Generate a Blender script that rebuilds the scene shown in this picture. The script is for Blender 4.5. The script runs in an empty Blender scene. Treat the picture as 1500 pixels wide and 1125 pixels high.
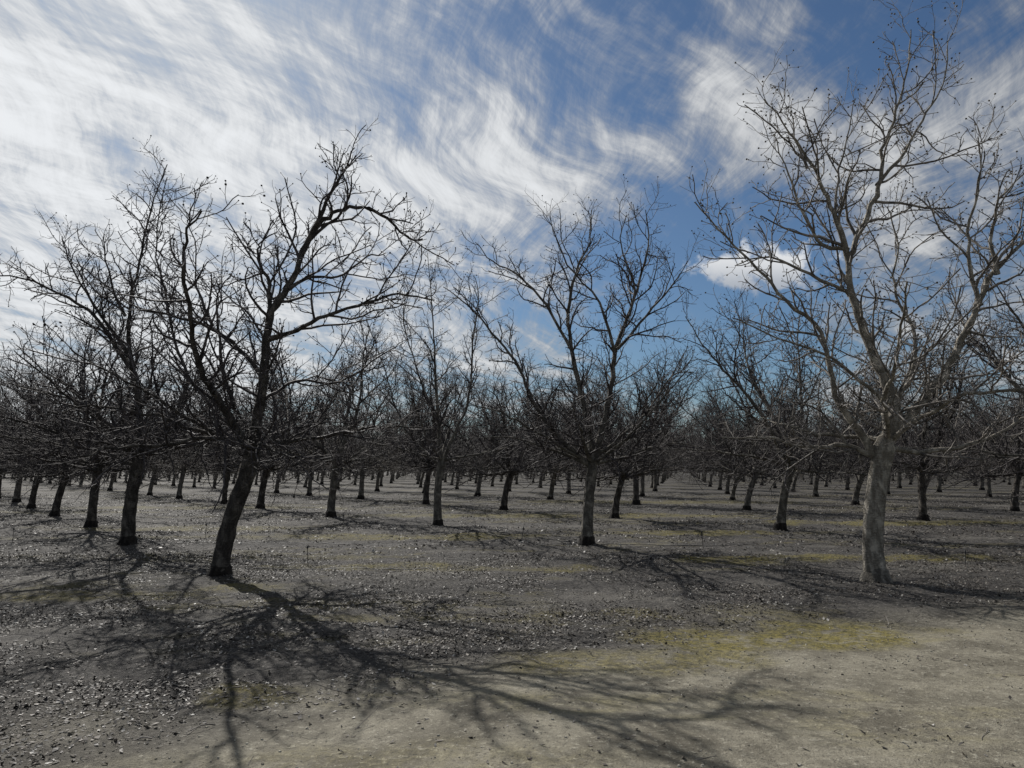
import bpy, math, random
import numpy as np

scene = bpy.context.scene
SUN_AZ = math.radians(29)    # left of the viewing direction (+Y)
SUN_EL = math.radians(38)
sun_dir = (-math.sin(SUN_AZ)*math.cos(SUN_EL), math.cos(SUN_AZ)*math.cos(SUN_EL), math.sin(SUN_EL))

# ------------------------------------------------------------------ node helpers
def new_mat(name):
    m = bpy.data.materials.new(name); m.use_nodes = True
    nt = m.node_tree
    return m, nt, nt.nodes["Principled BSDF"]

def N(nt, typ, **kw):
    n = nt.nodes.new(typ)
    for k, v in kw.items():
        setattr(n, k, v)
    return n

def setin(nt, sock, v):
    if isinstance(v, bpy.types.NodeSocket):
        nt.links.new(v, sock)
    else:
        sock.default_value = v

def math_(nt, op, a, b=0.0, c=None, clamp=False):
    n = N(nt, 'ShaderNodeMath', operation=op); n.use_clamp = clamp
    setin(nt, n.inputs[0], a); setin(nt, n.inputs[1], b)
    if c is not None: setin(nt, n.inputs[2], c)
    return n.outputs[0]

def maprange(nt, v, a, b, c=0.0, d=1.0, smooth=True):
    n = N(nt, 'ShaderNodeMapRange')
    n.interpolation_type = 'SMOOTHSTEP' if smooth else 'LINEAR'
    setin(nt, n.inputs['Value'], v)
    n.inputs['From Min'].default_value = a; n.inputs['From Max'].default_value = b
    n.inputs['To Min'].default_value = c; n.inputs['To Max'].default_value = d
    return n.outputs['Result']

def mix(nt, f, a, b):
    n = N(nt, 'ShaderNodeMix', data_type='RGBA')
    setin(nt, n.inputs[0], f)
    for s, v in ((n.inputs[6], a), (n.inputs[7], b)):
        if isinstance(v, tuple) and len(v) == 3: v = (*v, 1)
        setin(nt, s, v)
    return n.outputs[2]

def noise(nt, vec, scale, detail=4.0, rough=0.55, dist=0.0):
    n = N(nt, 'ShaderNodeTexNoise')
    if vec is not None: nt.links.new(vec, n.inputs['Vector'])
    n.inputs['Scale'].default_value = scale
    n.inputs['Detail'].default_value = detail
    n.inputs['Roughness'].default_value = rough
    n.inputs['Distortion'].default_value = dist
    return n.outputs[0]

def mapping(nt, vec, loc=(0,0,0), rot=(0,0,0), sc=(1,1,1)):
    n = N(nt, 'ShaderNodeMapping')
    nt.links.new(vec, n.inputs['Vector'])
    n.inputs['Location'].default_value = loc
    n.inputs['Rotation'].default_value = rot
    n.inputs['Scale'].default_value = sc
    return n.outputs[0]

# ------------------------------------------------------------------ materials
def bark_material(name, dark, light, twig=False):
    m, nt, b = new_mat(name)
    tc = N(nt, 'ShaderNodeTexCoord').outputs['Object']
    n1 = noise(nt, mapping(nt, tc, sc=(1, 1, 0.45)), 9.0, 4, 0.65, 0.4)
    if twig:
        f = maprange(nt, n1, 0.35, 0.65)
    else:
        n2 = noise(nt, mapping(nt, tc, sc=(1, 1, 3.5)), 16.0, 4, 0.7)
        f = math_(nt, 'ADD', math_(nt, 'MULTIPLY', n1, 0.7), math_(nt, 'MULTIPLY', n2, 0.3))
        f = maprange(nt, f, 0.40, 0.62)
    nt.links.new(mix(nt, f, dark, light), b.inputs['Base Color'])
    b.inputs['Roughness'].default_value = 0.72 if twig else 0.85
    b.inputs['Specular IOR Level'].default_value = 0.3 if twig else 0.2
    if not twig:
        bp = N(nt, 'ShaderNodeBump')
        bp.inputs['Strength'].default_value = 1.0
        bp.inputs['Distance'].default_value = 0.03
        fine = noise(nt, mapping(nt, tc, sc=(1, 1, 0.22)), 45.0, 4, 0.75)
        nt.links.new(math_(nt, 'ADD', f, math_(nt, 'MULTIPLY', fine, 1.1)), bp.inputs['Height'])
        nt.links.new(bp.outputs[0], b.inputs['Normal'])
    return m

bark_dark  = bark_material("bark_dark", (0.040, 0.035, 0.031), (0.17, 0.152, 0.132))
bark_mid   = bark_material("bark_grey", (0.085, 0.077, 0.066), (0.29, 0.268, 0.23))
bark_light = bark_material("bark_pale", (0.17, 0.152, 0.125), (0.50, 0.46, 0.39))
twig_dark  = bark_material("twig_dark", (0.020, 0.017, 0.018), (0.090, 0.078, 0.076), True)
twig_mid   = bark_material("twig_grey", (0.055, 0.050, 0.046), (0.24, 0.216, 0.19), True)
collar_mat = bark_material("rootstock_bark", (0.012, 0.010, 0.009), (0.045, 0.038, 0.032))

# ------------------------------------------------------------------ mesh helper
def make_mesh(name, verts, quads, mats, matidx=None, smooth=True):
    me = bpy.data.meshes.new(name)
    verts = np.asarray(verts, dtype=np.float32); quads = np.asarray(quads, dtype=np.int32)
    k = quads.shape[1]
    me.vertices.add(len(verts)); me.vertices.foreach_set("co", verts.ravel())
    me.loops.add(quads.size); me.loops.foreach_set("vertex_index", quads.ravel())
    me.polygons.add(len(quads))
    me.polygons.foreach_set("loop_start", np.arange(0, quads.size, k, dtype=np.int32))
    me.polygons.foreach_set("loop_total", np.full(len(quads), k, dtype=np.int32))
    if matidx is not None:
        me.polygons.foreach_set("material_index", np.asarray(matidx, dtype=np.int32))
    me.polygons.foreach_set("use_smooth", np.full(len(quads), smooth, dtype=bool))
    for m in mats: me.materials.append(m)
    me.update(calc_edges=True)
    return me

# ------------------------------------------------------------------ tree generator
def vnorm(v):
    l = math.sqrt(v[0]**2+v[1]**2+v[2]**2) or 1.0
    return (v[0]/l, v[1]/l, v[2]/l)
def vcross(a, b):
    return (a[1]*b[2]-a[2]*b[1], a[2]*b[0]-a[0]*b[2], a[0]*b[1]-a[1]*b[0])

class Tree:
    SP  = [0.25, 0.17, 0.12]
    LEN = [1.25, 0.58, 0.22]
    R0  = [0.026, 0.0115, 0.0062]
    R1  = [0.0085, 0.0055, 0.0038]
    NP  = [8, 6, 4]
    def __init__(self, seed, dens=1.0, buds=0.25, droop=0.0, fat=1.0, sub=1.0):
        self.r = random.Random(seed); self.groups = {}; self.buds = []
        self.dens = dens; self.pb = buds; self.droop = droop; self.fat = fat; self.sub = sub
    def add(self, pts, rad, sides, mat):
        self.groups.setdefault((len(pts), sides), []).append((pts, rad, mat))
    def wander(self, p, d, L, n, wig, up):
        g = self.r.gauss
        s = L/(n-1); pts = [p]
        for _ in range(n-1):
            d = vnorm((d[0]+g(0, wig), d[1]+g(0, wig), d[2]+g(0, wig)+up))
            p = (p[0]+d[0]*s, p[1]+d[1]*s, p[2]+d[2]*s)
            pts.append(p)
        return pts
    def spawn(self, pts, rad, level, start=0.12):
        r = self.r
        if level > 2:
            return
        segs = []; tot = 0
        for a, b in zip(pts[:-1], pts[1:]):
            l = math.dist(a, b); segs.append(l); tot += l
        s = tot*start*(0.6+0.8*r.random()); sp = self.SP[level]/self.dens
        if level == 2: sp /= self.sub
        side = r.random()*6.28
        while s < tot:
            k = 0; q = s
            while k < len(segs)-1 and q > segs[k]:
                q -= segs[k]; k += 1
            f = q/max(segs[k], 1e-6)
            a, b = pts[k], pts[k+1]
            p = tuple(a[i]+(b[i]-a[i])*f for i in range(3))
            lr = rad[k]+(rad[k+1]-rad[k])*f
            t = vnorm((b[0]-a[0], b[1]-a[1], b[2]-a[2]))
            ref = (0, 0, 1) if abs(t[2]) < 0.9 else (1, 0, 0)
            u = vnorm(vcross(t, ref)); v = vcross(t, u)
            side += 2.4 + r.gauss(0, 0.5)
            cs, sn = math.cos(side), math.sin(side)
            pr = (u[0]*cs+v[0]*sn, u[1]*cs+v[1]*sn, u[2]*cs+v[2]*sn)
            ang = math.radians(r.uniform(32, 78))
            c, si = math.cos(ang), math.sin(ang)
            upb = (0.16, 0.14, 0.12)[level]
            d = vnorm((t[0]*c+pr[0]*si, t[1]*c+pr[1]*si, t[2]*c+pr[2]*si+upb))
            fr = s/tot
            L = self.LEN[level]*r.uniform(0.45, 1.25)*(1-0.45*fr)
            if level == 0 and r.random() < 0.12: L *= 1.5
            r0 = min(lr*0.66, self.R0[level]*r.uniform(0.65, 1.15)*self.fat)
            r1 = min(self.R1[level]*self.fat, r0*0.8)
            n = self.NP[level]
            up = (0.05, 0.045, 0.05)[level] - self.droop*(0.06 if level == 0 else 0.03)
            c_pts = self.wander(p, d, L, n, (0.17, 0.20, 0.18)[level], up)
            if min(q_[2] for q_ in c_pts) > 0.85:
                c_rad = [r0+(r1-r0)*i/(n-1) for i in range(n)]
                self.add(c_pts, c_rad, (5, 3, 3)[level], 1)
                if level >= 1 and r.random() < self.pb:
                    self.buds.append((c_pts[-1], r.uniform(0.008, 0.018)))
                self.spawn(c_pts, c_rad, level+1)
            s += sp*r.uniform(0.5, 1.5)
    def limb(self, ctrl, r0, r1, sides=8, start=0.12, jitter=0.013, gnarl=0.06):
        r = self.r
        P = [ctrl[0]] + list(ctrl) + [ctrl[-1]]
        pts = []
        for i in range(1, len(P)-2):
            p0, p1, p2, p3 = P[i-1], P[i], P[i+1], P[i+2]
            for k in range(4):
                t = k/4
                pts.append(tuple(0.5*((2*p1[j])+(-p0[j]+p2[j])*t+(2*p0[j]-5*p1[j]+4*p2[j]-p3[j])*t*t+(-p0[j]+3*p1[j]-3*p2[j]+p3[j])*t**3) for j in range(3)))
        pts.append(ctrl[-1])
        n = len(pts)
        pts = [pts[0]]+[tuple(c+r.gauss(0, jitter) for c in p) for p in pts[1:]]
        rad = [(r0+(r1-r0)*(i/(n-1))**0.75)*(1+r.gauss(0, gnarl)) for i in range(n)]
        self.add(pts, rad, sides, 0 if r0 > 0.03 else 1)
        self.spawn(pts, rad, 0, start)
        return pts, rad
    def trunk(self, ctrl, radii, sides=16):
        P = [ctrl[0]] + list(ctrl) + [ctrl[-1]]; R = [radii[0]]+list(radii)+[radii[-1]]
        pts = []; rad = []
        for i in range(1, len(P)-2):
            p0, p1, p2, p3 = P[i-1], P[i], P[i+1], P[i+2]
            for k in range(5):
                t = k/5
                pts.append(tuple(0.5*((2*p1[j])+(-p0[j]+p2[j])*t+(2*p0[j]-5*p1[j]+4*p2[j]-p3[j])*t*t+(-p0[j]+3*p1[j]-3*p2[j]+p3[j])*t**3) for j in range(3)))
                rad.append((R[i]+(R[i+1]-R[i])*t)*(1+self.r.gauss(0, 0.025)))
        pts.append(ctrl[-1]); rad.append(radii[-1])
        self.add(pts, rad, sides, 0)
        # dark rootstock collar at the foot
        r0 = radii[0]; x, y, z = ctrl[0]
        self.add([(x, y, -0.12), (x, y, -0.02), (x, y, 0.05), (x+0.01, y, 0.12), (x+0.02, y, 0.17), (x+0.02, y, 0.19)],
                 [r0*1.9, r0*1.55, r0*1.25, r0*1.1, r0*1.03, r0*0.8], sides, 2)
    def build(self, name, mats):
        V = []; Q = []; M = []; off = 0
        rng = np.random.default_rng(self.r.randrange(1 << 30))
        for (n, s), lst in self.groups.items():
            P = np.array([b[0] for b in lst]); R = np.array([b[1] for b in lst]); mm = np.array([b[2] for b in lst])
            B = len(lst)
            T = np.gradient(P, axis=1); T /= np.linalg.norm(T, axis=2, keepdims=True)+1e-9
            md = P[:, -1]-P[:, 0]
            ref = np.where((np.abs(md[:, 2]) > 0.8*np.linalg.norm(md, axis=1))[:, None], [[1., 0.13, 0]], [[0, 0.05, 1.]])
            u = ref[:, None, :] - (ref[:, None, :]*T).sum(2, keepdims=True)*T
            u /= np.linalg.norm(u, axis=2, keepdims=True)+1e-9
            v = np.cross(T, u)
            a = np.arange(s)*2*math.pi/s
            Rr = R[:, :, None]*np.ones((1, 1, s))
            if s >= 12:
                lob = 1+0.06*np.sin(a*3+rng.uniform(0, 6))+0.04*np.sin(a*5+rng.uniform(0, 6))
                Rr = Rr*lob[None, None, :]*(1+rng.normal(0, 0.035, Rr.shape))
            ring = P[:, :, None, :]+Rr[..., None]*(np.cos(a)[None, None, :, None]*u[:, :, None, :]+np.sin(a)[None, None, :, None]*v[:, :, None, :])
            V.append(ring.reshape(-1, 3))
            i = np.arange(n-1)[:, None]*s; j = np.arange(s)[None, :]; j2 = (j+1) % s
            q = np.stack([i+j, i+j2, i+s+j2, i+s+j], -1).reshape(-1, 4)
            q = (q[None]+(np.arange(B)*n*s)[:, None, None]+off).reshape(-1, 4)
            Q.append(q); M.append(np.repeat(mm, (n-1)*s)); off += B*n*s
        if self.buds:
            C = np.array([b[0] for b in self.buds]); R = np.array([b[1] for b in self.buds]); B = len(C)
            o = np.array([[1,1,-.9],[-1,1,-.9],[-1,-1,-.9],[1,-1,-.9],[1,1,.9],[-1,1,.9],[-1,-1,.9],[1,-1,.9]])*0.62
            f = np.array([[3,2,1,0],[4,5,6,7],[0,1,5,4],[1,2,6,5],[2,3,7,6],[3,0,4,7]])
            V.append((C[:, None]+o[None]*R[:, None, None]).reshape(-1, 3))
            Q.append((f[None]+(np.arange(B)*8)[:, None, None]+off).reshape(-1, 4)); M.append(np.full(B*6, len(mats)-1))
        return make_mesh(name, np.concatenate(V), np.concatenate(Q), mats, np.concatenate(M))

def local(sc, lean, lst):
    """limb control points: (x, z, depth) in drawing units, scaled to metres"""
    out = []
    for p in lst:
        x, z = p[0]*sc, p[1]*sc
        y = p[2] if len(p) > 2 else 0.0
        out.append((x+lean*z, y, z))
    return out

def hero(seed, sc, lean, trunk, tr, limbs, free, dens, mats, buds, droop=0.0, rs=0.82):
    t = Tree(seed, dens, buds, droop)
    tp = local(sc, lean, trunk)
    t.trunk(tp, [r*0.82 for r in tr])
    for r0, r1, slope, pts in limbs:
        L = local(sc, lean, pts)
        n = len(L)
        L = [(p[0], p[1]+slope*(i/(n-1))**1.1*(n-1)*0.2, p[2]) for i, p in enumerate(L)]
        t.limb(L, r0*rs, r1*0.9, 8 if r0 > 0.05 else 6)
    top = tp[-1]
    for az, el, L, r0 in free:
        a, e = math.radians(az), math.radians(el)
        d = (math.cos(a)*math.cos(e), math.sin(a)*math.cos(e), math.sin(e))
        st = (top[0], top[1], top[2]-0.1)
        c = t.wander(st, d, L, 6, 0.13, 0.0)
        t.limb(c, r0*rs, 0.010, 6)
    return t.build("walnut_tree_mesh", mats)

def generic(seed, mats, dens=1.12, H=1.0, fat=1.0, sub=1.0, nlat=8):
    t = Tree(seed, dens, 0.2, 0, fat, sub); r = t.r
    lx = r.uniform(0.05, 0.5); ly = r.uniform(-0.15, 0.15); h = r.uniform(1.35, 1.7)
    t.trunk([(0, 0, 0), (lx*0.15, 0, h*0.3), (lx*0.5, ly*0.5, h*0.65), (lx, ly, h), (lx*1.05, ly, h+0.12)], [0.14, 0.115, 0.108, 0.12, 0.05])
    a0 = r.uniform(0, 6.28)
    nsc = r.choice([3, 4, 4])
    for k in range(nsc):
        a = a0+k*6.283/nsc+r.gauss(0, 0.25); e = math.radians(r.uniform(50, 74))
        d = (math.cos(a)*math.cos(e), math.sin(a)*math.cos(e), math.sin(e))
        L = r.uniform(4.0, 5.9)*H
        c = t.wander((lx, ly, h-0.03), d, L, 7, 0.14, 0.05)
        pts, rad = t.limb(c, 0.076, 0.010, 8)
        for _ in range(2):
            i = r.randrange(5, 15); p = pts[i]
            a2 = a+r.choice([-1, 1])*r.uniform(0.5, 1.3); e2 = math.radians(r.uniform(25, 65))
            d2 = (math.cos(a2)*math.cos(e2), math.sin(a2)*math.cos(e2), math.sin(e2))
            c2 = t.wander(p, d2, r.uniform(1.8, 3.2)*H, 6, 0.16, 0.05)
            t.limb(c2, min(rad[i]*0.75, 0.042), 0.008, 6)
    for k in range(nlat):
        a = a0+0.7+k*6.283/nlat+r.gauss(0, 0.3); e = math.radians(r.uniform(0, 30))
        d = (math.cos(a)*math.cos(e), math.sin(a)*math.cos(e), math.sin(e))
        c = t.wander((lx, ly, h-0.15+r.uniform(0, .2)), d, r.uniform(2.4, 4.0), 6, 0.13, 0.0)
        t.limb(c, 0.042, 0.009, 6)
    return t.build("walnut_tree_mesh", mats)

def put(mesh, x, y, rz=0.0, s=1.0, name="walnut_tree", parent=None, sz=None):
    o = bpy.data.objects.new(name, mesh)
    scene.collection.objects.link(o)
    o.location = (x, y, 0); o.rotation_euler = (0, 0, rz); o.scale = (s, s, sz or s)
    if parent: o.parent = parent
    return o

# ---- hero trees (drawn limb by limb in their own local frame)
def rel(bx, bz, pts):
    return [tuple([p[0]-bx, bz-p[1]]+list(p[2:])) for p in pts]

# leaning tree, front row
b = (330, 842)
T1 = hero(11, 1/97, -0.035,
  rel(*b, [(330,842),(336,800),(349,750),(368,700),(376,665),(380,650)]), [0.17,0.15,0.14,0.145,0.155,0.07],
  [(0.11,0.016, 0.0, rel(*b, [(376,668,0),(388,610,-.1),(398,560,-.2),(402,500,-.2),(410,460,-.2),(430,420,-.1),(448,370,0),(468,325,.1),(490,300,.2),(522,280,.4),(560,290,.5),(598,322,.6),(622,324,.7)])),
   (0.060,0.009, 0.0, rel(*b, [(446,372,0),(470,322,0),(490,278,0),(512,240,0),(528,200,0)])),
   (0.085,0.011, 0.0, rel(*b, [(372,662,0),(352,612,-.3),(336,572,-.6),(328,530,-.9),(338,475,-1.35),(346,435,-1.7),(366,405,-2.1),(396,385,-2.4)])),
   (0.05,0.010, 0.6, rel(*b, [(385,655),(430,646),(480,640),(530,628),(570,625),(620,626)])),
   (0.055,0.010,-0.2, rel(*b, [(400,505,-.2),(450,490,-.3),(500,474,-.5),(560,458,-.6),(605,450,-.7),(655,462,-.8)])),
   (0.05,0.010, 0.7, rel(*b, [(396,560,-.1),(350,510,0),(300,475),(240,455),(180,440),(135,405)])),
   (0.05,0.009,0.3, rel(*b, [(408,470,-.2),(396,415,0),(378,370,.1),(372,340,.2),(395,315,.3)])),
   (0.05,0.009,-0.3, rel(*b, [(368,655),(320,640),(270,622),(210,605),(150,600),(90,612)])),
   (0.04,0.009, 0.4, rel(*b, [(432,425,-.1),(460,400),(500,400),(540,365),(570,360)])),
   (0.045,0.009, 0.6, rel(*b, [(350,600,0),(318,540,.3),(300,470,.4),(290,410,.5),(305,370,.6)])),
   (0.035,0.009, 0.5, rel(*b, [(300,470,.4),(268,410,.5),(235,385,.6),(195,380,.8)])),
   (0.035,0.009, 0.3, rel(*b, [(395,590,-.1),(440,560),(500,560),(560,520),(590,500)]))],
  [(250,15,3.0,0.05),(290,10,3.0,0.045),(215,18,2.8,0.045),(80,22,3.2,0.05),(110,35,3.0,0.045)], 1.08,
  [bark_dark, twig_dark, collar_mat], 0.3)

# tall pale tree, front row on the right
b = (1275, 845)
T2 = hero(23, 1/100, 0.05,
  rel(*b, [(1275,845),(1270,795),(1274,735),(1281,690),(1288,655),(1294,635)]), [0.185,0.165,0.16,0.17,0.18,0.09],
  [(0.13,0.045, 0.15, rel(*b, [(1288,658),(1306,605),(1296,560),(1278,520),(1262,470),(1248,420),(1245,362)])),
   (0.058,0.009,-0.3, rel(*b, [(1245,370,.18),(1226,312,.18),(1202,262,.18),(1182,222,.18),(1145,175,.18),(1105,128,.18)])),
   (0.058,0.008, 0.0, rel(*b, [(1245,365,.18),(1270,310,.18),(1290,255,.18),(1300,195,.18),(1320,130,.18),(1338,65,.18),(1346,-5,.18)])),
   (0.035,0.008, 0.1, rel(*b, [(1290,250,.2),(1338,192,.2),(1372,130,.2),(1398,80,.2),(1412,8,.2)])),
   (0.095,0.012,-0.25, rel(*b, [(1296,645),(1332,600),(1370,552),(1396,500),(1416,450),(1440,402),(1470,365),(1505,350),(1560,330)])),
   (0.045,0.009,-0.2, rel(*b, [(1418,450,-.25),(1402,400,-.25),(1398,340,-.25),(1412,270,-.25),(1412,200,-.25)])),
   (0.045,0.009,0.3, rel(*b, [(1440,405,-.3),(1435,350,-.3),(1455,290,-.3),(1500,240,-.3)])),
   (0.07,0.010, 0.2, rel(*b, [(1272,668),(1252,630),(1226,592),(1214,540),(1200,482),(1152,432),(1108,382),(1060,330),(1012,275)])),
   (0.045,0.009,-0.3, rel(*b, [(1246,352,.2),(1205,345,.2),(1172,300,.2),(1145,240,.2),(1122,180,.2)])),
   (0.04,0.009, 0.4, rel(*b, [(1250,420,.2),(1190,390,.2),(1130,360,.2),(1080,370,.2)])),
   (0.05,0.009,-0.5, rel(*b, [(1300,655),(1350,662),(1420,645),(1490,610),(1560,600)])),
   (0.05,0.009, 0.4, rel(*b, [(1280,672),(1235,652),(1180,655),(1120,640),(1060,642)])),
   (0.05,0.009, 0.9, rel(*b, [(1300,600),(1340,540),(1350,470),(1330,400),(1350,330),(1340,260)])),
   (0.04,0.009,-0.6, rel(*b, [(1300,590),(1250,560),(1190,520),(1120,500),(1050,470)])),
   (0.03,0.008, 0.2, rel(*b, [(1225,310,.2),(1230,240,.2),(1250,170,.2),(1262,100,.2)])),
   (0.03,0.008, 0.2, rel(*b, [(1182,222,.2),(1165,170,.2),(1160,120,.2)]))],
  [(250,25,3.2,0.05),(300,18,3.0,0.045),(80,35,3.2,0.05),(110,15,2.8,0.05)], 1.0,
  [bark_light, twig_mid, bark_mid], 0.5, rs=0.92)

# upright open-vase tree, second row
b = (858, 795)
T3 = hero(35, 1/68.7, 0.0,
  rel(*b, [(858,795),(859,755),(863,715),(866,690),(866,672)]), [0.17,0.14,0.13,0.145,0.08],
  [(0.10,0.011, 0.3, rel(*b, [(866,680),(885,622),(898,565),(905,510),(925,460),(945,400),(960,345),(958,285)])),
   (0.08,0.010,-0.4, rel(*b, [(862,680),(828,650),(800,620),(776,580),(755,530),(722,490),(690,455),(652,425)])),
   (0.085,0.010, 0.2, rel(*b, [(868,670),(856,592),(840,522),(835,452),(846,392),(868,342),(872,290)])),
   (0.045,0.009,-0.3, rel(*b, [(838,510),(802,445),(762,402),(722,380),(696,352)])),
   (0.05,0.009, 0.5, rel(*b, [(870,668),(912,640),(952,600),(990,548),(1025,540)])),
   (0.045,0.009,-0.5, rel(*b, [(903,520),(880,440),(832,385),(805,310)])),
   (0.045,0.009,-0.3, rel(*b, [(906,510),(950,460),(985,420),(1010,380)])),
   (0.04,0.009,0.3, rel(*b, [(925,460),(935,410),(915,350),(925,300)])),
   (0.045,0.009, 0.3, rel(*b, [(860,680),(812,660),(755,642),(700,640)])),
   (0.045,0.009, -0.3, rel(*b, [(868,680),(920,668),(970,650),(1030,655)]))],
  [(260,25,3.2,0.055),(310,30,3.0,0.05),(90,35,3.2,0.055),(200,30,3.2,0.05),(130,20,2.8,0.05)], 1.12,
  [bark_mid, twig_dark, collar_mat], 0.25, rs=0.9)

# dense left tree, second row
b = (197, 795)
T4 = hero(47, 1/68.7, -0.05,
  rel(*b, [(197,795),(199,755),(204,715),(210,685),(213,665)]), [0.18,0.16,0.15,0.165,0.09],
  [(0.10,0.011, 0.3, rel(*b, [(212,672),(212,600),(196,530),(190,450),(202,375),(217,290),(240,215)])),
   (0.08,0.010,-0.4, rel(*b, [(212,672),(240,640),(272,600),(290,555),(272,500),(262,430),(250,360),(270,260)])),
   (0.07,0.010, 0.2, rel(*b, [(206,672),(170,625),(125,592),(65,572),(0,560)])),
   (0.06,0.009,-0.3, rel(*b, [(198,540),(150,465),(92,425),(25,402),(-30,412)])),
   (0.05,0.009, 0.5, rel(*b, [(196,520),(140,440),(100,380),(80,330)])),
   (0.05,0.009,-0.5, rel(*b, [(206,680),(150,660),(90,650),(30,640),(-30,650)])),
   (0.05,0.009,0.3, rel(*b, [(216,672),(270,655),(340,650),(400,640)])),
   (0.045,0.009, 0.5, rel(*b, [(190,460),(160,390),(150,330)]))],
  [(260,30,3.4,0.06),(300,25,3.2,0.055),(90,35,3.2,0.055),(180,30,3.4,0.055),(220,15,3.4,0.05),(330,20,3.0,0.05)], 1.2,
  [bark_dark, twig_dark, collar_mat], 0.3, 0.3)

# slender forked tree, third row
b = (643, 768)
T5 = hero(59, 1/52, 0.0,
  rel(*b, [(643,768),(642,735),(643,705),(647,680),(648,668)]), [0.15,0.13,0.12,0.13,0.07],
  [(0.085,0.010, 0.2, rel(*b, [(647,680),(640,610),(636,540),(632,470),(622,360)])),
   (0.07,0.010,-0.2, rel(*b, [(648,675),(668,630),(688,580),(692,500),(700,440),(694,400)])),
   (0.05,0.009, 0.3, rel(*b, [(645,680),(610,650),(580,600),(560,540),(540,480)])),
   (0.04,0.009,-0.4, rel(*b, [(640,620),(610,540),(590,470),(600,420)]))],
  [(260,35,3.0,0.05),(10,20,3.0,0.05),(90,40,3.2,0.05),(170,15,2.8,0.05)], 1.1,
  [bark_mid, twig_dark, collar_mat], 0.2)

put(T1, -4.3, 11.0); put(T2, 5.2, 10.7); put(T3, 1.57, 15.6); put(T4, -8.05, 15.6); put(T5, -2.05, 20.6)

variants = [generic(101+i*7, [bark_dark if i % 2 else bark_mid, twig_dark, collar_mat], 1.0, 1.0, 1.08) for i in range(6)]
# far variants, twigs thickened to darken the mass of the orchard
variants_far = [generic(301+i*7, [bark_mid, twig_mid if i == 1 else twig_dark, collar_mat], 1.08, 1.08, 1.35, 0.8, 8) for i in range(4)]

# ---- orchard lattice
rg = random.Random(5)
skip = {(0,0),(1,-1),(1,0),(0,1),(1,1)}
far = bpy.data.objects.new("distant_walnut_orchard", None); scene.collection.objects.link(far)
cnt = 0
for i in range(-60, 90):
    for j in range(-60, 90):
        if (i, j) in skip or i+j < 0: continue
        x = -4.3+5.75*i-3.75*j; y = 11.0+4.15*i+4.65*j
        if y < 9 or y > 180: continue
        if abs(x) > 0.74*y+7: continue
        x += rg.gauss(0, 0.16); y += rg.gauss(0, 0.16)
        v = rg.choice(variants) if y < 38 else rg.choice(variants_far)
        rz = rg.uniform(-0.9, 0.9); s = rg.uniform(0.90, 1.15)
        if y < 38:
            put(v, x, y, rz, s)
        else:
            put(v, x, y, rz, s, "orchard_tree", far)
        cnt += 1
print("TREES", cnt)

# ------------------------------------------------------------------ terrain
def vnoise(x, y, scale, seed):
    rng = np.random.default_rng(seed); S = 256
    g = rng.uniform(-1, 1, (S, S))
    x = x/scale; y = y/scale
    xi = np.floor(x).astype(int); yi = np.floor(y).astype(int)
    fx = x-xi; fy = y-yi; fx = fx*fx*(3-2*fx); fy = fy*fy*(3-2*fy)
    a = g[xi % S, yi % S]; b_ = g[(xi+1) % S, yi % S]; c = g[xi % S, (yi+1) % S]; d = g[(xi+1) % S, (yi+1) % S]
    return (a*(1-fx)+b_*fx)*(1-fy)+(c*(1-fx)+d*fx)*fy

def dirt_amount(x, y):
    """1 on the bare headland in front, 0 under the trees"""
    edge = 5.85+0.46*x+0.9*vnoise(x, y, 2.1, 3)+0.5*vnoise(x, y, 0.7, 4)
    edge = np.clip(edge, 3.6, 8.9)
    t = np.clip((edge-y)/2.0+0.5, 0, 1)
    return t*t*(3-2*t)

def height(x, y):
    d = dirt_amount(x, y)
    fade = np.clip((60-y)/30, 0, 1)
    h = 0.030*vnoise(x, y, 3.3, 1)+0.018*vnoise(x, y, 1.1, 2)
    h = h+(0.018*vnoise(x, y, 0.42, 5)+0.014*vnoise(x, y, 0.19, 6))*(1-0.75*d)
    return h*fade

def axis(lo, hi, core_lo, core_hi, step, growth):
    c = list(np.arange(core_lo, core_hi, step))
    s = step; p = c[-1]
    while p < hi: s *= growth; p += s; c.append(p)
    s = step; p = c[0]; pre = []
    while p > lo: s *= growth; p -= s; pre.append(p)
    return np.array(pre[::-1]+c)
xs = axis(-1500, 1500, -11, 11, 0.06, 1.05)
ys = axis(-60, 2500, 2.5, 18, 0.06, 1.05)
X, Y = np.meshgrid(xs, ys, indexing='ij')
Z = height(X, Y)
V = np.stack([X, Y, Z], -1).reshape(-1, 3)
nx, ny = len(xs), len(ys)
I, J = np.meshgrid(np.arange(nx-1), np.arange(ny-1), indexing='ij')
Q = np.stack([I*ny+J, (I+1)*ny+J, (I+1)*ny+J+1, I*ny+J+1], -1).reshape(-1, 4)

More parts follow.
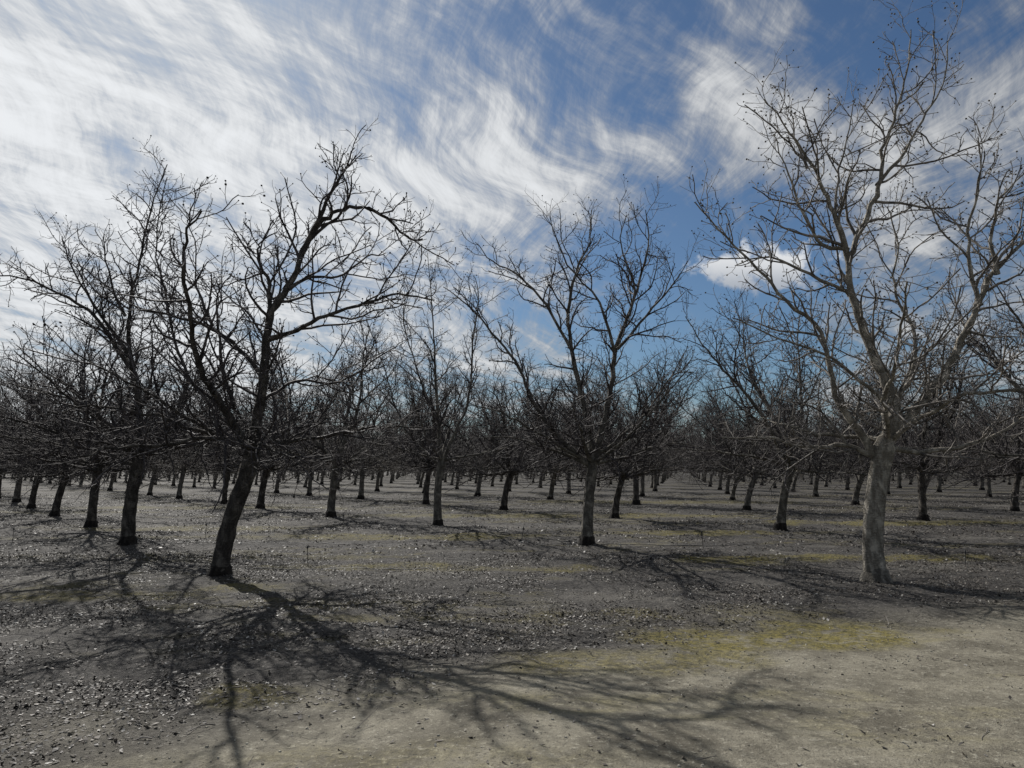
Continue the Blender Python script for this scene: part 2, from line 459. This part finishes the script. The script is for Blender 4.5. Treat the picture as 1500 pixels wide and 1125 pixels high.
gm, nt, bs = new_mat("orchard_soil")
geo = N(nt, 'ShaderNodeNewGeometry').outputs['Position']
att = N(nt, 'ShaderNodeAttribute'); att.attribute_name = "dirt"
dirt = att.outputs['Fac']
medn = noise(nt, geo, 1.7, 6, 0.68, 0.4)
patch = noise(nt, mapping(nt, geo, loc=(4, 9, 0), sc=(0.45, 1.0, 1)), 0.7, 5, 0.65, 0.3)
fine = noise(nt, geo, 22.0, 5, 0.80)
grit = noise(nt, geo, 85.0, 3, 0.75)
sand = mix(nt, maprange(nt, medn, 0.36, 0.62), (0.130, 0.116, 0.086), (0.265, 0.242, 0.185))
sand = mix(nt, maprange(nt, fine, 0.53, 0.68), sand, (0.40, 0.375, 0.30))
sand = mix(nt, maprange(nt, grit, 0.47, 0.30), sand, (0.058, 0.051, 0.038))
sand = mix(nt, maprange(nt, fine, 0.44, 0.32), sand, (0.068, 0.060, 0.045))
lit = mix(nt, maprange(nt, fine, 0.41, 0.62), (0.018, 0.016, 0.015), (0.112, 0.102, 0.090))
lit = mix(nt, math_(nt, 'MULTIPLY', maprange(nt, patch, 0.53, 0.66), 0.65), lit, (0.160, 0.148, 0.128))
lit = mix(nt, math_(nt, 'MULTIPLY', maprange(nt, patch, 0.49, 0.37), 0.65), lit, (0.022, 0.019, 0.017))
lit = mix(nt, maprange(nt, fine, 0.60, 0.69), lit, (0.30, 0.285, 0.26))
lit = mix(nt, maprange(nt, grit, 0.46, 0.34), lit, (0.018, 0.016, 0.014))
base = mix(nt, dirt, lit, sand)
matt = N(nt, 'ShaderNodeAttribute'); matt.attribute_name = "moss"
mossn = math_(nt, 'MULTIPLY', matt.outputs['Fac'], maprange(nt, noise(nt, geo, 4.0, 7, 0.8, 0.5), 0.37, 0.55))
film = math_(nt, 'MULTIPLY', maprange(nt, noise(nt, mapping(nt, geo, loc=(2, 5, 0), sc=(0.25, 1.0, 1)), 0.42, 5, 0.68), 0.51, 0.61), maprange(nt, medn, 0.42, 0.56))
mossf = math_(nt, 'MAXIMUM', mossn, math_(nt, 'MULTIPLY', film, 0.5))
mosscol = mix(nt, maprange(nt, fine, 0.38, 0.60), (0.045, 0.041, 0.010), (0.205, 0.168, 0.034))
base = mix(nt, math_(nt, 'MULTIPLY', mossf, 0.85, None, True), base, mosscol)
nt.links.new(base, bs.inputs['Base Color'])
bs.inputs['Roughness'].default_value = 0.85
bs.inputs['Specular IOR Level'].default_value = 0.25
bp = N(nt, 'ShaderNodeBump'); bp.inputs['Strength'].default_value = 1.0; bp.inputs['Distance'].default_value = 0.032
hh = math_(nt, 'ADD', math_(nt, 'MULTIPLY', fine, 1.0), math_(nt, 'MULTIPLY', grit, 0.35))
hh = math_(nt, 'MULTIPLY', hh, math_(nt, 'SUBTRACT', 1.0, math_(nt, 'MULTIPLY', dirt, 0.4)))
nt.links.new(hh, bp.inputs['Height']); nt.links.new(bp.outputs[0], bs.inputs['Normal'])

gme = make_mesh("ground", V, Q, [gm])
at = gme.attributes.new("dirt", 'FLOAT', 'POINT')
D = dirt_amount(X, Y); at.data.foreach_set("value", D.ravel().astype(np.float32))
def moss_amount(x, y):
    w = 0.6*vnoise(x, y, 1.0, 9)+0.5*vnoise(x, y, 0.4, 10)
    m = np.zeros_like(x)
    for cx, cy, rx, ry, k in [(2.5, 7.3, 1.8, 0.6, 1.1), (1.2, 6.4, 1.2, 0.45, .8), (-0.6, 12.0, 3.2, 0.6, 1), (6.2, 13.2, 3.4, .7, 1.1),
                            (-1.9, 5.5, .5, .35, .8), (-5.6, 9.4, 1.6, .4, .8), (-3.4, 10.0, 1.0, .4, .8), (-0.9, 4.1, 2.0, .4, .3),
                            (-2.5, 17.5, 4.5, 0.8, 1), (4.5, 18.5, 3.5, 0.8, 1), (-9, 20, 4, 1.0, .8), (1.5, 25, 6, 1.2, 1), (12, 22, 5, 1.2, 1), (-12, 30, 7, 1.2, .8), (6, 35, 10, 1.4, .8)]:
        q = ((x-cx)/rx)**2+((y-cy)/ry)**2
        m = np.maximum(m, k*np.clip(1.25-q+w, 0, 1))
    return m
at = gme.attributes.new("moss", 'FLOAT', 'POINT'); at.data.foreach_set("value", moss_amount(X, Y).ravel().astype(np.float32))
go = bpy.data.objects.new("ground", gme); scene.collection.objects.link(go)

# ------------------------------------------------------------------ leaf litter
def leaf_mat(name, c0, c1, rough):
    m, nt, b = new_mat(name)
    g = N(nt, 'ShaderNodeNewGeometry')
    n = noise(nt, g.outputs['Position'], 9.0, 2)
    f = N(nt, 'ShaderNodeMath', operation='ADD'); nt.links.new(g.outputs['Random Per Island'], f.inputs[0]); nt.links.new(n, f.inputs[1])
    nt.links.new(mix(nt, maprange(nt, f.outputs[0], 0.45, 1.5), c0, c1), b.inputs['Base Color'])
    b.inputs['Roughness'].default_value = rough; b.inputs['Specular IOR Level'].default_value = 0.35
    return m
lm1 = leaf_mat("dead_leaf_brown", (0.036, 0.029, 0.024), (0.155, 0.132, 0.108), 0.65)
lm2 = leaf_mat("dead_leaf_grey", (0.12, 0.11, 0.10), (0.40, 0.38, 0.34), 0.58)
lm3 = leaf_mat("dead_leaf_black", (0.012, 0.010, 0.009), (0.045, 0.038, 0.032), 0.7)

rng = np.random.default_rng(77)
def scatter(n, ymin, ymax, power):
    y = ymin+(ymax-ymin)*rng.uniform(0, 1, n)**power
    x = rng.uniform(-1, 1, n)*(0.74*y+1.0)
    return x, y
def leaves(n, ymin, ymax, power, lmin, lmax):
    x, y = scatter(n, ymin, ymax, power)
    d = dirt_amount(x, y)
    clump = 0.48+0.8*vnoise(x, y, 0.9, 21)+0.5*vnoise(x, y, 0.3, 22)
    keep = rng.uniform(0, 1, n) < (0.03*np.clip(clump*1.4-.3, 0, 1)+0.97*(1-d)**1.5)*np.clip(clump, 0.05, 1)
    keep &= rng.uniform(0, 1, n) > 0.75*np.clip(moss_amount(x, y), 0, 1)
    x, y = x[keep], y[keep]; n = len(x)
    L = rng.uniform(0, 1, n)**2.0*(lmax-lmin)+lmin; W = L*rng.uniform(0.25, 0.7, n)
    yaw = rng.uniform(0, 6.283, n); pitch = rng.normal(0, 0.28, n); curl = rng.uniform(-0.3, 0.8, n)
    tx = np.array([-.5, -.5, 0, 0, .5, .5]); ty = np.array([-.12, .12, -.5, .5, -.08, .08])
    lx = tx[None]*L[:, None]; ly = ty[None]*W[:, None]
    lz = curl[:, None]*np.array([.35, .35, 0, .12, .3, .3])[None]*L[:, None]*0.7 + rng.normal(0, 0.07, (n, 6))*L[:, None]
    cp, sp = np.cos(pitch)[:, None], np.sin(pitch)[:, None]
    lx, lz = lx*cp-lz*sp, lx*sp+lz*cp
    cy, sy = np.cos(yaw)[:, None], np.sin(yaw)[:, None]
    wx = x[:, None]+lx*cy-ly*sy; wy = y[:, None]+lx*sy+ly*cy
    lz = lz-lz.min(1, keepdims=True)*0.8
    wz = height(x, y)[:, None]+lz+0.002
    v = np.stack([wx, wy, wz], -1).reshape(-1, 3)
    f = np.array([[0, 2, 3, 1], [2, 4, 5, 3]])
    q = (f[None]+(np.arange(n)*6)[:, None, None]).reshape(-1, 4)
    mi = np.repeat(rng.choice([0, 1, 2], n, p=[0.48, 0.19, 0.33]), 2)
    return v, q, mi
parts = [leaves(250000, 3.4, 14, 0.8, 0.010, 0.050), leaves(200000, 13, 45, 0.8, 0.03, 0.09)]
v = np.concatenate([p[0] for p in parts]); q = np.concatenate([parts[0][1], parts[1][1]+len(parts[0][0])]); mi = np.concatenate([p[2] for p in parts])
lo = bpy.data.objects.new("leaf_litter", make_mesh("leaf_litter", v, q, [lm1, lm2, lm3], mi, False)); scene.collection.objects.link(lo)

# fallen twigs: thin bent sticks
tw = Tree(3, 1, 0)
n = 3600
x, y = scatter(n, 3.6, 24, 0.8); d = dirt_amount(x, y); k = rng.uniform(0, 1, n) < (1-0.95*d); x, y = x[k], y[k]
hz = height(x, y)
for a, b_, c in zip(x, y, hz):
    an = rg.uniform(0, 6.28); L = rg.uniform(0.05, 0.20) if rg.random() < .9 else rg.uniform(.2, .4)
    p = tw.wander((float(a), float(b_), float(c)+0.010), (math.cos(an), math.sin(an), rg.gauss(0, 0.05)), L, 5, 0.16, 0)
    p = [(q_[0], q_[1], max(q_[2], float(c)+0.004)) for q_ in p]
    r0 = rg.uniform(0.0015, 0.0045); tw.add(p, [r0, r0, r0*.9, r0*.8, r0*.6], 4, 0)
to = bpy.data.objects.new("fallen_twigs", tw.build("fallen_twigs", [twig_mid])); scene.collection.objects.link(to)

# clods and pebbles
cm, nt, bs2 = new_mat("soil_clod")
g = N(nt, 'ShaderNodeNewGeometry')
nt.links.new(mix(nt, g.outputs['Random Per Island'], (0.11, 0.096, 0.072), (0.40, 0.375, 0.31)), bs2.inputs['Base Color']); bs2.inputs['Roughness'].default_value = 0.95
n = 45000
x, y = scatter(n, 3.4, 14, 0.8)
kk = rng.uniform(0, 1, n) < np.clip(0.45+0.9*vnoise(x, y, 0.8, 41), 0.05, 1); x, y = x[kk], y[kk]; n = len(x)
s = 0.0024+0.014*rng.uniform(0, 1, n)**6
o8 = np.array([[1,1,-1],[-1,1,-1],[-1,-1,-1],[1,-1,-1],[1,1,1],[-1,1,1],[-1,-1,1],[1,-1,1]])*0.6
o8[4:, :2] *= 0.6
jit = o8[None]*rng.uniform(0.6, 1.3, (n, 8, 3)); yaw = rng.uniform(0, 6.28, n)
cx = jit[..., 0]*np.cos(yaw)[:, None]-jit[..., 1]*np.sin(yaw)[:, None]; cy = jit[..., 0]*np.sin(yaw)[:, None]+jit[..., 1]*np.cos(yaw)[:, None]
v = np.stack([x[:, None]+cx*s[:, None], y[:, None]+cy*s[:, None], height(x, y)[:, None]+jit[..., 2]*0.6*s[:, None]+s[:, None]*0.2], -1).reshape(-1, 3)
f = np.array([[3,2,1,0],[4,5,6,7],[0,1,5,4],[1,2,6,5],[2,3,7,6],[3,0,4,7]])
q = (f[None]+(np.arange(n)*8)[:, None, None]).reshape(-1, 4)
co = bpy.data.objects.new("soil_clods", make_mesh("soil_clods", v, q, [cm], None, False)); scene.collection.objects.link(co)

# ------------------------------------------------------------------ irrigation
pm, nt, pb = new_mat("black_polyethylene"); pb.inputs['Base Color'].default_value = (0.03, 0.029, 0.028, 1); pb.inputs['Roughness'].default_value = 0.6
def hose(x0, y0, x1, y1, seed):
    t = Tree(seed, 1, 0); n = 200
    u = np.linspace(0, 1, n); hx = x0+(x1-x0)*u; hy = y0+(y1-y0)*u+0.22*vnoise(hx, hx*0, 2.7, seed)+0.06*vnoise(hx, hx*0, 0.6, seed+1)
    hz = height(hx, hy)+0.001+0.012*vnoise(hx, hx*0, 0.9, seed+2)
    t.add([tuple(map(float, p)) for p in zip(hx, hy, hz)], [0.0075]*n, 6, 0)
    o = bpy.data.objects.new("irrigation_hose", t.build("irrigation_hose", [pm])); scene.collection.objects.link(o)
hose(-14, 12.1, -1.0, 11.5, 31); hose(-18, 16.4, 18, 14.9, 32)
def sprinkler(x, y, seed):
    t = Tree(seed, 1, 0); z = float(height(np.array([x]), np.array([y]))[0]); r = t.r
    tx = r.gauss(0, .02); H = r.uniform(0.2, 0.32)
    t.add([(0,0,-.05),(tx*.5,0,H*.5),(tx,0,H)], [0.006,0.006,0.005], 6, 0)
    t.add([(tx,0,H-.01),(tx,0,H+.005),(tx,0,H+.02),(tx,0,H+.03),(tx,0,H+.045),(tx,0,H+.05)], [0.006,0.016,0.017,0.008,0.018,0.002], 8, 0)
    t.add([(0.008,0,H*.4),(0.05,0,H*.55),(0.09,0.01,H*.3),(0.11,0.03,0.02),(0.14,0.12,0.01)], [0.003]*5, 5, 0)
    o = bpy.data.objects.new("irrigation_sprinkler", t.build("irrigation_sprinkler", [pm])); scene.collection.objects.link(o); o.location = (x, y, z)
for k, (x_, y_) in enumerate([(-5.6, 10.4), (-3.3, 12.1), (-10.8, 16.1), (-7.0, 17.0), (7.4, 12.2), (0.2, 16.2), (4.0, 15.6), (-4.6, 20.3)]):
    sprinkler(x_, y_, 400+k)

# ------------------------------------------------------------------ sky
w = bpy.data.worlds.new("World"); scene.world = w; w.use_nodes = True
nt = w.node_tree; bg = nt.nodes["Background"]
sky = N(nt, 'ShaderNodeTexSky', sky_type='NISHITA'); sky.sun_disc = False
sky.sun_elevation = SUN_EL; sky.sun_rotation = -SUN_AZ
sky.air_density = 1.0; sky.dust_density = 0.6; sky.ozone_density = 2.0
tc = N(nt, 'ShaderNodeTexCoord').outputs['Generated']
sep = N(nt, 'ShaderNodeSeparateXYZ'); nt.links.new(tc, sep.inputs[0])
dx, dy, dz = sep.outputs
zz = math_(nt, 'ADD', math_(nt, 'MAXIMUM', dz, 0.0), 0.14)
comb = N(nt, 'ShaderNodeCombineXYZ')
nt.links.new(math_(nt, 'DIVIDE', dx, zz), comb.inputs[0]); nt.links.new(math_(nt, 'DIVIDE', dy, zz), comb.inputs[1])
uv = comb.outputs[0]
def warp(vec, sc, amp, det):
    wn = N(nt, 'ShaderNodeTexNoise'); nt.links.new(vec, wn.inputs['Vector']); wn.inputs['Scale'].default_value = sc; wn.inputs['Detail'].default_value = det
    vs = N(nt, 'ShaderNodeVectorMath', operation='SUBTRACT'); nt.links.new(wn.outputs['Color'], vs.inputs[0]); vs.inputs[1].default_value = (.5, .5, .5)
    vm = N(nt, 'ShaderNodeVectorMath', operation='SCALE'); nt.links.new(vs.outputs[0], vm.inputs[0]); vm.inputs['Scale'].default_value = amp
    va = N(nt, 'ShaderNodeVectorMath', operation='ADD'); nt.links.new(vec, va.inputs[0]); nt.links.new(vm.outputs[0], va.inputs[1])
    return va.outputs[0]
uvw = warp(warp(uv, 1.1, 0.55, 1), 4.5, 0.06, 2)
def streak(ang, loc, sx, sy, sc, det, ro):
    """noise drawn out along the direction 'ang' of the cloud plane"""
    a = mapping(nt, uvw, loc=loc, rot=(0, 0, -math.radians(ang)))
    return noise(nt, mapping(nt, a, sc=(sx, sy, 1)), sc, det, ro, 0.2)
st1 = streak(55, (0.6, 0.2, 0), 0.66, 2.9, 2.3, 8, 0.66)
st2 = streak(98, (3, 1, 0), 0.75, 4.6, 3.2, 6, 0.72)
broad = noise(nt, mapping(nt, uvw, loc=(7.3, 2.1, 0)), 1.9, 5, 0.62)
def lobe(cx, cz, lo, hi):
    v = vnorm((cx, 1.0, cz))
    dp = N(nt, 'ShaderNodeVectorMath', operation='DOT_PRODUCT'); nt.links.new(tc, dp.inputs[0]); dp.inputs[1].default_value = v
    return maprange(nt, dp.outputs['Value'], math.cos(math.radians(lo)), math.cos(math.radians(hi)))
cov = math_(nt, 'ADD', math_(nt, 'MULTIPLY', st1, 1.0), math_(nt, 'MULTIPLY', st2, 0.62))
cov = math_(nt, 'ADD', cov, math_(nt, 'MULTIPLY', broad, 0.73))
def addl(c, l, k): return math_(nt, 'ADD', c, math_(nt, 'MULTIPLY', l, k))
cov = addl(cov, lobe(-0.75, 0.38, 32, 5), 0.20)     # thick veil near the sun
cov = addl(cov, lobe(-0.10, 0.40, 12, 3), 0.08)
cov = addl(cov, lobe(0.22, 0.44, 10, 2), 0.07)
cov = addl(cov, lobe(0.50, 0.50, 15, 3), 0.07)
cov = addl(cov, lobe(0.27, 0.25, 13, 3), -0.34)     # clear window low on the right
cov = addl(cov, lobe(-0.15, 0.64, 10, 2), -0.11)
cov = addl(cov, lobe(0.12, 0.62, 9, 2), -0.09)
cov = addl(cov, lobe(0.55, 0.66, 7, 1), -0.2)
mask = maprange(nt, cov, 0.92, 1.42)
ydv = math_(nt, 'MAXIMUM', dy, 0.05)
ux = math_(nt, 'DIVIDE', math_(nt, 'SUBTRACT', math_(nt, 'DIVIDE', dx, ydv), 0.355), 0.085)
uz = math_(nt, 'DIVIDE', math_(nt, 'SUBTRACT', math_(nt, 'DIVIDE', dz, ydv), 0.278), 0.032)
rr = math_(nt, 'SQRT', math_(nt, 'ADD', math_(nt, 'MULTIPLY', ux, ux), math_(nt, 'MULTIPLY', uz, uz)))
cn = noise(nt, tc, 24.0, 5, 0.6)
cum = maprange(nt, math_(nt, 'ADD', rr, math_(nt, 'MULTIPLY', math_(nt, 'SUBTRACT', cn, 0.5), 3.4)), 1.2, 0.55)
cum = math_(nt, 'MULTIPLY', cum, maprange(nt, dy, 0.1, 0.3))
# forward scattering brightens thin cloud towards the sun
dps = N(nt, 'ShaderNodeVectorMath', operation='DOT_PRODUCT'); nt.links.new(tc, dps.inputs[0]); dps.inputs[1].default_value = sun_dir
glow = maprange(nt, dps.outputs['Value'], 0.62, 1.0)
dens_ = maprange(nt, cov, 1.05, 1.60)
lum = math_(nt, 'ADD', 3.1, math_(nt, 'ADD', math_(nt, 'MULTIPLY', glow, 2.2), math_(nt, 'MULTIPLY', dens_, 3.7)))
cc = N(nt, 'ShaderNodeVectorMath', operation='SCALE'); cc.inputs[0].default_value = (0.97, 0.99, 1.01); nt.links.new(lum, cc.inputs['Scale'])
skc = N(nt, 'ShaderNodeVectorMath', operation='MULTIPLY'); nt.links.new(sky.outputs[0], skc.inputs[0]); skc.inputs[1].default_value = (0.39, 0.49, 0.58)
final = mix(nt, math_(nt, 'MULTIPLY', mask, 0.95), skc.outputs[0], cc.outputs[0])
cumc = mix(nt, maprange(nt, uz, -1.0, 0.6), (4.2, 4.5, 5.0), (7.8, 7.9, 8.0))
final = mix(nt, math_(nt, 'MULTIPLY', cum, 0.92), final, cumc)
nt.links.new(final, bg.inputs['Color']); bg.inputs['Strength'].default_value = 0.1

# ------------------------------------------------------------------ sun + camera
sl = bpy.data.lights.new("sun", 'SUN'); sl.energy = 5.0; sl.angle = math.radians(0.45); sl.color = (1.0, 0.965, 0.91)
so = bpy.data.objects.new("sun", sl); scene.collection.objects.link(so)
from mathutils import Vector
so.rotation_euler = Vector(sun_dir).to_track_quat('Z', 'Y').to_euler()
so.location = (-20, 30, 30)

cam = bpy.data.cameras.new("camera"); cam.sensor_width = 36; cam.lens = 18/math.tan(math.radians(35)); cam.clip_end = 5000
co_ = bpy.data.objects.new("camera", cam); scene.collection.objects.link(co_)
co_.location = (0, 0, 1.6); co_.rotation_euler = (math.radians(96.55), 0, 0)
scene.camera = co_
scene.view_settings.view_transform = 'Standard'; scene.view_settings.look = 'None'; scene.view_settings.exposure = 0
